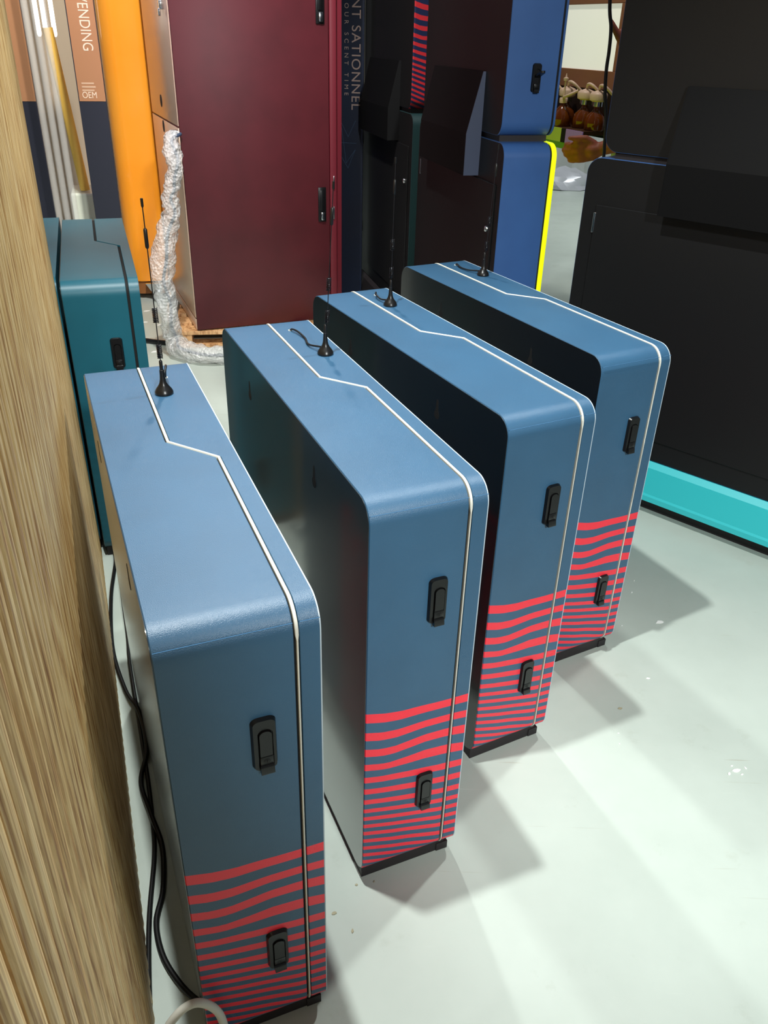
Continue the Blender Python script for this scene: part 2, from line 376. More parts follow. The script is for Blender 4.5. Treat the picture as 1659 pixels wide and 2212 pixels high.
def add_lock(parent, x, z, extra=None):
    lo = link('lock', LK['lock'], None, parent); lo.location = (x, 0, z); lo.scale = (.90, .8, .72)
    if not LK['lock'].materials:
        for k in LK: LK[k].materials.append({'key_cylinder': BLACK2, 'key_slot': DARK}.get(k, BLKP))
    for k in ('lever', 'key_block', 'key_cylinder', 'key_slot', 'grip'):
        c = link(k, LK[k], None, lo)
    return lo
# keyhole slot of the back panel (teardrop), looks to local -x
bm = bmesh.new()
pts = [(.0095 * math.cos(a), .0095 * math.sin(a) - .012) for a in [math.radians(t) for t in range(120, 421, 20)]] + [(.0032, .016), (.0015, .0195), (-.0015, .0195), (-.0032, .016)]
prism(bm, pts, -.0012, .002, 'x'); KEYHOLE = to_me('keyhole_slot', bm, 30); KEYHOLE.materials.append(DARK)
bm = bmesh.new(); box(bm, .004, DC - .014, .016, WC - .02, 0, .030); box(bm, DC - .030, DC - .006, .014, .16, 0, .02); CAB_BASE = to_me('base', bm, 30); CAB_BASE.materials.append(BASE)
bm = bmesh.new()
for x0, x1 in ((.0012, GD - .0035), (GD + .0052, DC - .0012)):
    box(bm, x0, x1, -.00018, .001, HC - .0181, HC - .0176)
FILM = to_me('film_edge', bm, 30); FILM.materials.append(EDGE)
def cab_set(stripes, shellmat):
    g = build_meshes(WC, DC, HC, RC, True, stripes); d = {k: to_me(k, v) for k, v in g.items()}
    for k in d: d[k].materials.append({'body': shellmat, 'door': shellmat, 'gasket': GASK, 'seam_liner': DARK, 'back_panel': BLACK, 'highlight_strip': GLINT}[k])
    d['door'].materials.append(shellmat)
    return d
CB = cab_set(True, BLUE)
def cabinet(loc, yaw, label, group, D_, keys=True, film=True, gask=True):
    t = empty('wall_cabinet', loc, yaw); tag(t, label, 'cabinet', group)
    parts = {}
    for k in ('body', 'door', 'gasket', 'seam_liner', 'back_panel', 'highlight_strip'):
        if k == 'gasket' and not gask: continue
        p = link(k, D_[k], None, t); p.location = (0, 0, ZB); parts[k] = p
    link('base', CAB_BASE, None, t)
    if keys:
        for y in (.637, .237):
            q = link('keyhole_slot', KEYHOLE, None, parts['back_panel']); q.location = (0, y, .730)
    if film: link('film_edge', FILM, None, parts['body'])
    for z in (.610, .188): add_lock(t, .1159, z + ZB)
    return t
CABS = [(-.2457, .6767, .3987), (-.0198, .9792, .4209), (.2103, 1.2837, .4891), (.4414, 1.6105, .4977)]
CLAB = ['nearest blue cabinet with red wavy stripes, beside the oak wall',
        'blue cabinet with red wavy stripes, second from the oak wall',
        'blue cabinet with red wavy stripes, third from the oak wall',
        'farthest blue cabinet with red wavy stripes, in front of the tall black unit']
CABO = [cabinet((c[0], c[1], 0), c[2], l, 'blue striped cabinets standing in a row', CB) for c, l in zip(CABS, CLAB)]

# ------------------------------------------------------------------ antennas on the four cabinets
bm = bmesh.new(); lathe(bm, [(0, 0), (.0158, 0), (.0164, .0015), (.0164, .004), (.0155, .0055), (.0150, .007), (.0128, .0105), (.0092, .015), (.0066, .020), (.0050, .027), (.0042, .036), (.0040, .044), (.0030, .0445), (.0030, .060), (.0018, .062), (0, .0625)], 28)
A_BASE = to_me('magnetic_base', bm, 40); A_BASE.materials.append(BLKP)
bm = bmesh.new(); lathe(bm, [(0, .06), (.0009, .06), (.0009, .322), (0, .322)], 8)
A_ROD = to_me('rod', bm, 60); A_ROD.materials.append(STEELD)
bm = bmesh.new(); sweep(bm, [(.0042 * math.cos(2 * math.pi * t * 9), .0042 * math.sin(2 * math.pi * t * 9), t * .0255) for t in [k / 144 for k in range(145)]], .00085, 5)
A_COIL = to_me('coil', bm, 60); A_COIL.materials.append(mat('black_coil', (22, 22, 26), .3, metal=.5))
bm = bmesh.new(); lathe(bm, [(0, .252), (.002, .252), (.0032, .2545), (.0032, .2815), (.002, .284), (0, .284)], 12); A_SLV = to_me('sleeve', bm, 50); A_SLV.materials.append(BLKP)
bm = bmesh.new(); lathe(bm, [(0, .316), (.0014, .316), (.0022, .318), (.0022, .3295), (0, .330)], 12); A_TIP = to_me('tip_cap', bm, 50); A_TIP.materials.append(BLKP)
ANT = [((.1252, .6898), (0, 0), [(.1252, .700, .022), (.136, .722, .034), (.140, .748, .030), (.1395, .762, .012), (.1395, .768, -.006)], 'black whip antenna on the nearest cabinet, seen against the orange column'),
       ((.1518, .6045), (3, -1), [(.148, .622, .010), (.135, .660, .0045), (.142, .705, .003), (.138, .745, .006), (.132, .768, .004), (.131, .774, -.006)], 'black whip antenna on the cabinet second from the oak wall, before the burgundy cabinet'),
       ((.1281, .6879), (.5, 0), [(.128, .704, .009), (.122, .728, .006), (.124, .757, .010), (.134, .776, .008), (.136, .782, -.006)], 'black whip antenna on the cabinet third from the oak wall'),
       ((.1457, .6661), (2.6, 0), [(.142, .682, .009), (.130, .715, .005), (.128, .752, .004), (.136, .786, .005), (.1375, .793, -.006)], 'black whip antenna on the farthest blue cabinet, before the two-tier unit')]
for (bx, by), (tx, ty), path, lab in ANT:
    i = [a[3] for a in ANT].index(lab); c = CABS[i]; mm = Matrix.Translation((c[0], c[1], ZB + HC)) @ Matrix.Rotation(c[2], 4, 'Z')
    t = empty('antenna', mm @ Vector((bx, by, 0)), c[2]); tag(t, lab, 'antenna', 'whip antennas on the cabinets')
    link('magnetic_base', A_BASE, None, t)
    mast = link('rod', A_ROD, None, t); mast.rotation_euler = (math.radians(-ty), math.radians(tx), 0)
    for k, me in (('coil', A_COIL), ('coil', A_COIL), ('sleeve', A_SLV), ('tip_cap', A_TIP)):
        o = link(k, me, None, mast)
        if k == 'coil': o.location = (0, 0, .065 if 'c1' not in mast else .1285); mast['c1'] = 1
    del mast['c1']
    bm = bmesh.new(); sweep(bm, spline([(p[0] - bx, p[1] - by, p[2]) for p in path], 6), .0021, 8); bm_obj('cable', bm, BLKR, t, 60)
    bm = bmesh.new(); lathe(bm, [(.0034, .0006), (.0042, .0009), (.0046, 0.0001)], 14, (path[-1][0] - bx, path[-1][1] - by, 0)); bm_obj('grommet', bm, GASK, t, 60)

# ------------------------------------------------------------------ teal cabinets behind the oak wall
CT = {k: v.copy() for k, v in CB.items()}
for k in CT:
    CT[k].materials.clear(); CT[k].materials.append({'body': TEAL, 'door': TEAL, 'gasket': DARK, 'seam_liner': DARK, 'back_panel': BLACK, 'highlight_strip': TEAL}[k])
CT['door'].materials.append(TEAL)
TY = math.radians(19.1); tex, tey = Vector((math.cos(TY), math.sin(TY), 0)), Vector((-math.sin(TY), math.cos(TY), 0))
T1 = Vector((-.833, 2.052, 0))
cabinet(T1, TY, 'teal cabinet behind the nearest blue one, at the end of the oak wall', 'teal cabinets behind the oak wall', CT, gask=False, film=False, keys=False)
cabinet(T1 - tex * .202 + tey * .045, TY, 'teal cabinet mostly hidden behind the oak wall', 'teal cabinets behind the oak wall', CT, gask=False, film=False, keys=False)

# ------------------------------------------------------------------ two-tier vending units
HOODM = mat('hood_black', (9, 9, 10), .6, spec=.15); LIT_CHEEK = mat('lit_blue_grey_cheek', (62, 70, 92), .5)  # light falling on the near cheek is put into its lighter blue-grey
WM, HM_L, HM_U = .95, .895, .95
def tier_meshes(H, stripes=False, Wd=WM, eg=.012):
    g = build_meshes(Wd, DC, H, .045, False, stripes, 90 if stripes else 20, eg); return {k: to_me(k, v) for k, v in g.items()}
TL, TU, TUS = tier_meshes(HM_L, eg=.021), tier_meshes(HM_U, Wd=.862), tier_meshes(HM_U, True, .862)
def setm(d, shell, edge):
    for k in d: d[k].materials.clear(); d[k].materials.append({'body': shell, 'door': edge, 'gasket': shell, 'seam_liner': DARK, 'back_panel': BLACK2, 'highlight_strip': edge}[k])
    d['door'].materials.append(shell)
def cpy(d): return {k: v.copy() for k, v in d.items()}
def unit(loc, yaw, label, shell, edge, stripes=False, strip_gasket=None, plinth=None, upper_lock=False, lower_edge=None, hood=(.225, .755), lower_shell=None):
    t = empty('vending_unit', loc, yaw); tag(t, label, 'machine', 'two-tier vending units seen from behind')
    low, upp = cpy(TL), cpy(TUS if stripes else TU)
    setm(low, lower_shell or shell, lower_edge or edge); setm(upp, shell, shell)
    zl, zu = .19, 1.103
    for nm, d, z, yo in (('lower_box', low, zl, 0), ('upper_box', upp, zu, .044)):
        b = link(nm, d['body'], None, t); b.location = (0, yo, z)
        for k in ('door', 'seam_liner', 'back_panel'):
            o = link({'door': 'front_edge', 'seam_liner': 'seam', 'back_panel': 'back_panel'}[k], d[k], None, b)
    bm = bmesh.new(); box(bm, .01, DC - .01, .08, WM - .08, zl + HM_L - .004, zu + .004); bm_obj('spacer', bm, BASE, t)
    # rear door of the lower box with hinges and a lock knob
    bm = bmesh.new(); box(bm, -.006, -.0005, .045, WM - .05, .26, .952, .0015, 1); dr = bm_obj('rear_door', bm, BLACK2, t)
    for z in (.90, .44):
        bm = bmesh.new(); box(bm, -.009, -.0035, WM - .054, WM - .046, z - .03, z + .03, .002, 2); bm_obj('hinge', bm, CHROME, dr)
    bm = bmesh.new(); lathe(bm, [(0, 0), (.011, 0), (.011, .004), (.008, .008), (0, .010)], 16); bmesh.ops.rotate(bm, verts=bm.verts, cent=(0, 0, 0), matrix=Matrix.Rotation(math.radians(-90), 3, 'Y'))
    bmesh.ops.translate(bm, verts=bm.verts, vec=(-.006, .085, .80)); bm_obj('lock_knob', bm, CHROME, dr, 40)
    # hood: sloping front, two cheeks, open below
    bm = bmesh.new(); th = .003; y0, y1 = hood
    prof = [(-.0008, 1.288), (-.010, 1.288), (-.057, 1.095), (-.057, .958)]
    inn = [(-.057 + th, .958), (-.057 + th, 1.0945), (-.010 + th * .6, 1.285), (-.0008, 1.285)]
    prism(bm, prof + inn, y0, y1, 'y')
    cheek = prof + [(-.0008, .958)]
    bm_obj('hood', bm, HOODM, t)
    for ya, yb in ((y0 - .003, y0 - .0002), (y1 + .0002, y1 + .003)):
        bm = bmesh.new(); prism(bm, cheek, ya, yb, 'y'); bm_obj('hood_cheek', bm, LIT_CHEEK if upper_lock and ya < .4 else HOODM, t)  # only the cheek that catches light gets the lighter colour
    bm = bmesh.new(); box(bm, .025, DC - .02, .03, WM - .03, 0, .06); pl = bm_obj('plinth', bm, BASE, t)
    bm = bmesh.new()
    prism(bm, [(.0, .188), (-.018, .172), (-.030, .085), (-.034, .078), (-.034, .060), (-.02, .056), (DC - .01, .056), (DC - .01, .188)], .01, WM - .01, 'y')
    bm_obj('skirt', bm, plinth or BASE, t)
    if upper_lock:
        lo = add_lock(t, .105, zu + .175); lo.location.y = .044
        for ch in list(lo.children):
            if ch.name.startswith('lever'): ch.rotation_euler = (math.radians(70), 0, 0); ch.location = (0, -.03, .022)
    return t
unit((.364, 2.948, 0), math.radians(15.8), 'black-backed two-tier unit with blue sides and a bright yellow-green edge', BLUE2, BLUE2, upper_lock=True, lower_edge=YGLOW)
unit((1.300, 2.066, 0), math.radians(48.2), 'large black unit with a turquoise skirt at the right edge', BLUE2, BLUE2, plinth=TURQ, hood=(.13, .672))
DGREEN = mat('dark_green_edge', (24, 48, 50), .45)
unit((.078, 4.000, 0), math.radians(15.8), 'dark unit with red stripes, left of the unit with the yellow-green edge', striped('navy_film', (16, 28, 62), (170, 32, 40), .5, (900, .1, .0004)), DGREEN, stripes=True, lower_edge=DGREEN, lower_shell=DGREEN)

# ------------------------------------------------------------------ burgundy cabinet on its pallet
BY = math.atan2(.387, .922)
t = empty('tall_cabinet', (-.955, 3.966, 0), BY); tag(t, 'tall burgundy metal cabinet standing on a wooden pallet', 'cabinet')
ZP = .087
bm = bmesh.new(); box(bm, .004, .765, .012, .80, ZP, 2.25, .004); bm_obj('body', bm, BURG2, t, 30)
bm = bmesh.new(); box(bm, 0, .696, -.004, .0115, ZP + .004, 2.24, .003); fp = bm_obj('door', bm, BURG, t, 30)
bm = bmesh.new(); box(bm, .7, .735, -.004, .0115, ZP + .004, 2.24, .006, 3); bm_obj('front_frame', bm, BURG2, t, 30)
for z, in ((1.50,), (.66,)):
    bm = bmesh.new(); box(bm, .636, .676, -.010, -.0045, z - .08, z + .08, .003); h = bm_obj('handle', bm, BLKP, fp, 30)
    bm = bmesh.new(); box(bm, .648, .668, -.018, -.0105, z - .072, z - .034, .004); bm_obj('key_latch', bm, CHROME, h, 30)
    bm = bmesh.new(); box(bm, .644, .666, -.014, -.0105, z - .028, z + .068, .003); bm_obj('pull', bm, BLKP, h, 30)
for z in (.76, .62):
    bm = bmesh.new(); box(bm, .714, .720, -.011, -.0045, z - .03, z + .03, .002); bm_obj('hinge_pin', bm, CHROME, t, 30)
bm = bmesh.new(); box(bm, -.003, .0035, .018, .79, 1.012, 2.24, .002); s1 = bm_obj('side_door', bm, PEACH, t, 30); s1['label'] = 'pale side door reflecting orange'
bm = bmesh.new(); box(bm, -.003, .0035, .018, .79, ZP + .06, 1.004, .002); s2 = bm_obj('side_door', bm, PEACH, t, 30)
bm = bmesh.new(); box(bm, -.003, .0035, .018, .79, ZP, ZP + .054, .002); bm_obj('side_rail', bm, PEACH, t, 30)
for y, z, s in ((.44, 1.085, s1), (.44, .975, s2)):
    bm = bmesh.new(); prism(bm, [(y + .025 * math.cos(a), z + .027 * math.sin(a)) for a in [2 * math.pi * k / 20 for k in range(20)]], -.0045, -.0025, 'x'); bm_obj('cable_slot', bm, DARK, s)
bm = bmesh.new(); box(bm, -.022, -.003, .10, .14, 1.455, 1.49, .004); box(bm, -.03, -.02, .085, .12, 1.43, 1.46, .004); bm_obj('side_latch', bm, CHROME, s1, 30)
bm = bmesh.new(); lathe(bm, [(0, 0), (.012, 0), (.012, .03), (.008, .034), (0, .034)], 16); bmesh.ops.rotate(bm, verts=bm.verts, cent=(0, 0, 0), matrix=Matrix.Rotation(math.radians(-90), 3, 'Y'))
bmesh.ops.translate(bm, verts=bm.verts, vec=(-.003, .035, .985)); bm_obj('cable_gland', bm, CHROME, s2, 40)
# pallet
pt = empty('pallet', (-1.075, 3.945, 0), math.radians(9)); tag(pt, 'wooden pallet under the burgundy cabinet', 'pallet')
for k in range(5):
    bm = bmesh.new(); y = .0 + k * .15; box(bm, 0, .78, y, y + .10, .066, .085, .002); o = bm_obj('deck_board', bm, PINE, pt)
for x in (0.0, .345, .69):
    bm = bmesh.new(); box(bm, x, x + .09, .004, .695, .018, .0655, .002); bm_obj('stringer', bm, PINE, pt)
for y in (.0, .305, .61):
    bm = bmesh.new(); box(bm, 0, .78, y, y + .09, 0, .0178, .002); bm_obj('bottom_board', bm, PINE, pt)
# clear-wrapped cable hanging down the side of the burgundy cabinet and trailing on the floor
PATH = [(-.962, 3.962, .985), (-.985, 3.93, .972), (-.982, 3.90, .93), (-.968, 3.88, .86), (-.990, 3.872, .78), (-1.005, 3.868, .735), (-.998, 3.866, .68), (-1.02, 3.86, .61), (-1.05, 3.848, .50), (-1.068, 3.842, .39), (-1.062, 3.84, .29), (-1.056, 3.84, .18), (-1.055, 3.86, .10), (-1.035, 3.84, .055), (-.97, 3.775, .048), (-.88, 3.742, .046), (-.79, 3.745, .046), (-.68, 3.78, .046)]
WIDTH = [.014, .03, .04, .038, .034, .036, .040, .046, .060, .056, .048, .048, .046, .054, .050, .044, .044, .042]
PS = spline(PATH, 8); n = len(PS)
def wr(i, k):
    w = np.interp(i / (n - 1) * (len(WIDTH) - 1), range(len(WIDTH)), WIDTH); random.seed(i * 31 + k); a = 2 * math.pi * k / 18
    return w * .95 * (1 + .10 * math.sin(i * .5 + 2 * a) + .09 * math.sin(i * 1.1 - 3 * a) + random.uniform(-.05, .05))
cw = empty('wrapped_cable', PATH[0]); tag(cw, 'cable in crinkled clear plastic hanging beside the burgundy cabinet', 'cable')
def wrap_mat():
    m = bpy.data.materials.new('crinkled_clear_plastic'); m.use_nodes = True; nt = m.node_tree; b = nt.nodes['Principled BSDF']
    b.inputs['Base Color'].default_value = (.92, .93, .92, 1); b.inputs['Roughness'].default_value = .16; b.inputs['Alpha'].default_value = .42; b.inputs['Specular IOR Level'].default_value = .9
    tc = nt.nodes.new('ShaderNodeTexCoord'); v = nt.nodes.new('ShaderNodeTexVoronoi'); v.inputs['Scale'].default_value = 75; nt.links.new(tc.outputs['Object'], v.inputs['Vector'])
    bp = nt.nodes.new('ShaderNodeBump'); bp.inputs['Strength'].default_value = .9; bp.inputs['Distance'].default_value = .01; nt.links.new(v.outputs['Distance'], bp.inputs['Height']); nt.links.new(bp.outputs['Normal'], b.inputs['Normal']); return m
bm = bmesh.new(); sweep(bm, [p - Vector(PATH[0]) for p in PS], .04, 18, wr); bm_obj('plastic_wrap', bm, wrap_mat(), cw, 50)
bm = bmesh.new(); sweep(bm, [p - Vector(PATH[0]) + Vector((.012 + .006 * math.sin(i * .4), -.008, 0)) for i, p in enumerate(PS)], .0075, 8); bm_obj('cable', bm, mat('blue_grey_cable', (60, 74, 96), .5), cw, 60)

# ------------------------------------------------------------------ orange column, boards, things far left
t = empty('orange_cabinet', (-1.415, 4.90, 0), math.radians(14)); tag(t, 'tall glossy orange cabinet with rounded corners, left of the burgundy one', 'cabinet')
bm = bmesh.new(); prism(bm, rr(.27, .40, .085, 8, 0, .10), .105, 2.3, 'z'); bm_obj('body', bm, ORANGE, t, 40)
bm = bmesh.new(); prism(bm, rr(.26, .38, .08, 8, 0, .10), .03, .1045, 'z'); bm_obj('plinth', bm, mat('brown_plinth', (150, 96, 50), .6), t, 40)
bm = bmesh.new(); prism(bm, [(-.045, .10), (.045, .10), (.045, .06), (.02, .03), (.0, .03)], -.14, -.10, 'y'); bm_obj('foot_bracket', bm, CHROME, t)
bm = bmesh.new()
pts = [Vector((.028 * math.cos(a), .0, .03 + .028 * math.sin(a))) for a in [2 * math.pi * k / 20 for k in range(20)]]
prism(bm, [(p.x + .02, p.z) for p in pts], -.165, -.142, 'y'); bm_obj('castor', bm, CHROME, t, 40)
# cardboard slab leaning beside the pallet
bm = bmesh.new(); box(bm, 0, .012, 0, .34, 0, .13, .002); o = bm_obj('cardboard_sheet', bm, mat('cardboard', (206, 168, 122), .8)); o.location = (-1.17, 4.16, 0.0); o.rotation_euler = (0, math.radians(8), math.radians(12)); tag(o, 'strip of cardboard standing beside the pallet', 'cardboard')

def board(loc, yaw, width, label, texts):
    t = empty('display_board', loc, yaw); tag(t, label, 'board', 'navy display boards with copper print')
    bm = bmesh.new(); box(bm, 0, width, 0, .03, 0, 2.1, .002); bm_obj('panel', bm, NAVY, t)
    bm = bmesh.new(); box(bm, .004, width - .002, -.0015, -.0002, 1.095, 2.09); c = bm_obj('copper_print', bm, COPPER, t)
    if texts:
        lettering('lettering', 'THE VENDING', .062, CREAM, c, (.050, -.002, 1.605), (math.radians(90), math.radians(90), 0), sx=.78)
        lettering('lettering', 'PERFUME', .062, CREAM, c, (width - .035, -.002, 1.62), (math.radians(90), math.radians(90), 0), sx=.8) if width > .2 else None
        for k, w in enumerate((.60, .66, .58)):
            bm = bmesh.new(); box(bm, .022, .022 + (width - .03) * w, -.0022, -.0016, 1.163 - k * .014, 1.170 - k * .014); bm_obj('print_line', bm, mat('faint_ink', (206, 170, 138), .6) if k == 0 else MATS['faint_ink'], c)
        lettering('lettering', 'OEM', .036, CREAM, c, (.018, -.0022, 1.108), (math.radians(90), 0, 0), sx=.85)
    return t
board((-1.418, 4.062, 0), math.radians(16), .118, 'navy board with VENDING lettering on copper print, left of the orange cabinet', True)
board((-1.742, 3.935, 0), math.radians(16), .172, 'navy board with copper print between oak wall and clear tubes', False)
# glimpse between the boards: pale partition, white light tubes, leaning yellow pole, clear acrylic tubes, white tray
bm = bmesh.new(); box(bm, -2.9, -1.55, 5.6, 5.65, 0, 2.3); o = bm_obj('partition', bm, mat('pale_partition', (206, 186, 160), .7)); tag(o, 'pale partition seen between the navy boards', 'partition')
YEL = mat('yellow_pole', (246, 200, 92), .4)
bm = bmesh.new(); sweep(bm, [(-1.580, 4.430, .660), (-1.637, 4.410, 1.375)], .024, 14); o = bm_obj('yellow_pole', bm, YEL, None, 60)
tag(o, 'yellow pole leaning between the two navy boards', 'pole')
LED = mat('lit_white_tube', (255, 255, 255), .4, emit=((255, 252, 245), 2.2))
for k, (x, lab) in enumerate(((-1.854, 'lit white light tube nearest the oak wall'), (-1.818, 'middle one of the three lit white light tubes'), (-1.773, 'lit white light tube beside the yellow pole'))):
    bm = bmesh.new(); sweep(bm, [(x, 4.87, 1.333), (x, 4.87, 1.343), (x, 4.87, 2.2)], .011, 10, lambda i, k_: (.006, .011, .011)[i]); o = bm_obj('light_tube', bm, LED, None, 60)
    tag(o, lab, 'lamp', 'hanging white light tubes')
def glass_mat():
    m = bpy.data.materials.new('clear_acrylic'); m.use_nodes = True; b = m.node_tree.nodes['Principled BSDF']
    b.inputs['Base Color'].default_value = (.95, .93, .88, 1); b.inputs['Roughness'].default_value = .05; b.inputs['Transmission Weight'].default_value = .0; b.inputs['Alpha'].default_value = .14; b.inputs['Specular IOR Level'].default_value = .9; return m
GL = glass_mat()
for k, lab in enumerate(('clear acrylic tube nearest the oak wall', 'middle clear acrylic tube between the navy boards', 'clear acrylic tube nearest the orange cabinet')):
    x = -1.515 + k * .033; bm = bmesh.new()
    N = 18; ra, rb = .015, .0125
    lathe(bm, [(rb, 0), (ra, 0), (ra, 2.0), (rb, 2.0), (rb, 0)], N); o = bm_obj('acrylic_tube', bm, GL, None, 60); o.location = (x, 3.865 + k * .012, 0)
    tag(o, lab, 'tube', 'clear acrylic tubes')
bm = bmesh.new(); box(bm, -.10, .13, -.14, .14, .0, .655, .01); o = bm_obj('white_plinth', bm, mat('white_gloss', (226, 232, 214), .25)); o.location = (-1.57, 4.50, 0.0); o.rotation_euler = (0, 0, .3); tag(o, 'white glossy plinth behind the clear tubes', 'plinth')

# dark poster right of the burgundy cabinet
t = empty('poster', (-.375, 4.80, 0), math.radians(-8)); tag(t, 'dark blue poster with pale rotated lettering, right of the burgundy cabinet', 'poster')
bm = bmesh.new(); box(bm, 0, .205, 0, .012, .0, 2.2); pp = bm_obj('sheet', bm, POSTER, t)
lettering('lettering', 'LENT SATIONNEL', .066, INK, pp, (.143, -.0008, 1.62), (math.radians(90), math.radians(90), 0), sx=1.0, space=1.12)
lettering('lettering', '\u25B2 YOUR SCENT TIME'.replace('\u25B2', 'F'), .030, INK, pp, (.105, -.0008, 1.60), (math.radians(90), math.radians(90), 0), sx=1.0, space=1.9)
for a, b in (((.085, .985), (.125, .91)), ((.085, .985), (.115, .78)), ((.125, .91), (.165, .99)), ((.07, .88), (.17, .88)), ((.07, .84), (.125, .755)), ((.125, .755), (.165, .85)), ((.115, .78), (.165, .85))):
    bm = bmesh.new(); sweep(bm, [(a[0], -.0006, a[1]), (b[0], -.0006, b[1])], .0009, 4); bm_obj('print_line', bm, INKB, pp)

# ------------------------------------------------------------------ open cabinet with bottles seen through the gap
OY = math.atan2(.92, -.39) - math.pi      # local x runs to the near right end, local -y looks at the room
OC = Vector((.826, 4.118, 0)); t = empty('open_cabinet', OC, OY); tag(t, 'open cabinet with a white panel above a lit bottle shelf, seen through the gap', 'cabinet')
BRN = mat('brown_frame', (150, 104, 76), .5)
bm = bmesh.new()
for x0, x1, z0, z1 in ((-.42, .262, 1.205, 1.277), (-.42, .262, 1.522, 1.60), (.212, .262, 1.277, 1.522), (-.42, -.36, 1.277, 1.522)): box(bm, x0, x1, -.004, .02, z0, z1, .002)
bm_obj('frame', bm, BRN, t)
bm = bmesh.new(); box(bm, -.36, .214, .004, .016, 1.275, 1.524); bm_obj('white_panel', bm, mat('white_panel', (236, 238, 224), .5, emit=((236, 240, 226), .35)), t)  # added emission lifts the brightness of the white panel
bm = bmesh.new(); box(bm, -.45, .29, .0, .19, 1.02, 1.204); bm_obj('interior', bm, mat('dark_brown_interior', (40, 26, 20), .5), t)
bm = bmesh.new(); box(bm, -.45, .29, -.16, .0, 1.04, 1.057, .002); sh = bm_obj('shelf', bm, mat('shelf_top', (70, 48, 34), .3), t)
bm = bmesh.new(); box(bm, -.45, .13, -.166, -.1605, 1.0, 1.055, .001); bm_obj('edge_light', bm, mat('green_lit_edge', (150, 166, 62), .4, emit=((150, 180, 60), .12)), sh)
bm = bmesh.new(); box(bm, .13, .165, -.166, -.1605, 1.0, 1.055, .001); bm_obj('edge_gap', bm, DARK, sh)
bm = bmesh.new(); box(bm, .165, .29, -.166, -.1605, 1.0, 1.055, .001); bm_obj('edge_light', bm, mat('violet_lit_edge', (140, 112, 156), .4, emit=((130, 100, 170), .12)), sh)
bm = bmesh.new(); box(bm, -.45, .29, -.15, .0, .972, .999, .002); bm_obj('under_shelf', bm, mat('green_underside', (104, 150, 62), .5, emit=((90, 150, 50), .06)), t)
for x in (-.40, .20):
    bm = bmesh.new(); sweep(bm, [(x, .08, 0), (x, .08, .973)], .014, 10); bm_obj('leg', bm, mat('grey_leg', (176, 186, 182), .5), t, 60)
AMB = mat('amber_glass', (120, 58, 12), .06, spec=.8, trans=.35)
BEI = mat('beige_plastic', (214, 186, 166), .45)
oex, oey = Vector((math.cos(OY), math.sin(OY), 0)), Vector((-math.sin(OY), math.cos(OY), 0))
bots = [(.055, -.124, 'amber bottle with a tall straight tube at the front of the lit shelf', True), (-.135, -.085, 'amber bottle with beige pump beside the blue unit', False), (.150, -.075, 'amber bottle with beige pump right of the tall-tubed one', False), (.255, -.085, 'amber bottle with beige pump behind the hanging cord', False), (-.025, -.055, 'amber bottle with beige pump at the back of the shelf', False)]
for bx, by, lab, straight in bots:
    b = empty('bottle', OC + oex * bx + oey * by + Vector((0, 0, 1.0575)), OY); b.scale = (1.15, 1.15, 1.1); tag(b, lab, 'bottle', 'bottles on the lit shelf')
    bm = bmesh.new(); lathe(bm, [(0, 0), (.036, 0), (.039, .004), (.039, .03), (.034, .05), (.016, .068), (.011, .076), (.011, .082), (0, .082)], 20); bm_obj('glass', bm, AMB, b, 40)
    if straight:
        bm = bmesh.new(); lathe(bm, [(0, .0825), (.015, .0825), (.016, .098), (.014, .101), (.004, .102), (.0035, .160), (.009, .161), (.010, .170), (.004, .173), (.001, .187), (0, .187)], 16); bm_obj('pump', bm, BEI, b, 40)
    else:
        bm = bmesh.new(); lathe(bm, [(0, .0825), (.017, .0825), (.019, .098), (.031, .104), (.033, .122), (.028, .130), (.011, .136), (0, .141)], 18)
        bm_obj('pump', bm, BEI, b, 40)
        bm = bmesh.new(); lathe(bm, [(.0205, .083), (.0205, .108), (.0195, .109)], 18); bm_obj('collar', bm, CHROME, b, 40)
    bm = bmesh.new(); sweep(bm, spline([(.0, 0, .139 if not straight else .10), (.02, -.01, .155 if not straight else .105), (.045, -.005, .150 if not straight else .115), (.06, .02, .125 if not straight else .13)], 5), .0055, 8); bm_obj('hose', bm, BEI, b, 60)
# hanging cord in front of the gap
CORD = [(.61, 2.909, 2.1), (.62, 2.906, 1.7), (.632, 2.902, 1.494), (.646, 2.899, 1.423), (.650, 2.898, 1.362), (.650, 2.898, 1.312), (.656, 2.897, 1.248), (.671, 2.893, 1.169), (.677, 2.892, 1.102), (.682, 2.891, 1.0), (.69, 2.89, .5), (.70, 2.90, .01)]
bm = bmesh.new(); sweep(bm, spline(CORD, 8), .0055, 8); tag(bm_obj('hanging_cord', bm, BLKR, None, 60), 'black cord hanging in the gap beside the large black unit', 'cord')
# pale fabric and a silver bag on the floor far behind
bm = bmesh.new()
N = 40
for i in range(N + 1):
    x = 1.1 + 2.2 * i / N; y = 9.9 + .05 * math.sin(i * 1.1) + .02 * math.sin(i * 2.7)
    bm.verts.new((x, y, 0)); bm.verts.new((x, y, 1.0))
bm.verts.ensure_lookup_table()
for i in range(N): bm.faces.new((bm.verts[2 * i], bm.verts[2 * i + 2], bm.verts[2 * i + 3], bm.verts[2 * i + 1]))
bmesh.ops.solidify(bm, geom=bm.faces[:], thickness=.01)
tag(bm_obj('white_curtain', bm, mat('white_cloth', (226, 230, 226), .8), None, 60), 'white cloth skirt hanging to the floor far behind the gap', 'cloth')
bm = bmesh.new(); bmesh.ops.create_icosphere(bm, subdivisions=3, radius=1)
for v in bm.verts:
    random.seed(int(v.co.x * 999) * 7 + int(v.co.y * 999)); v.co = Vector((v.co.x * .30, v.co.y * .2, max(v.co.z, -.3) * .16 + .048)) * (1 + random.uniform(-.12, .12)); v.co.z = max(v.co.z, 0)
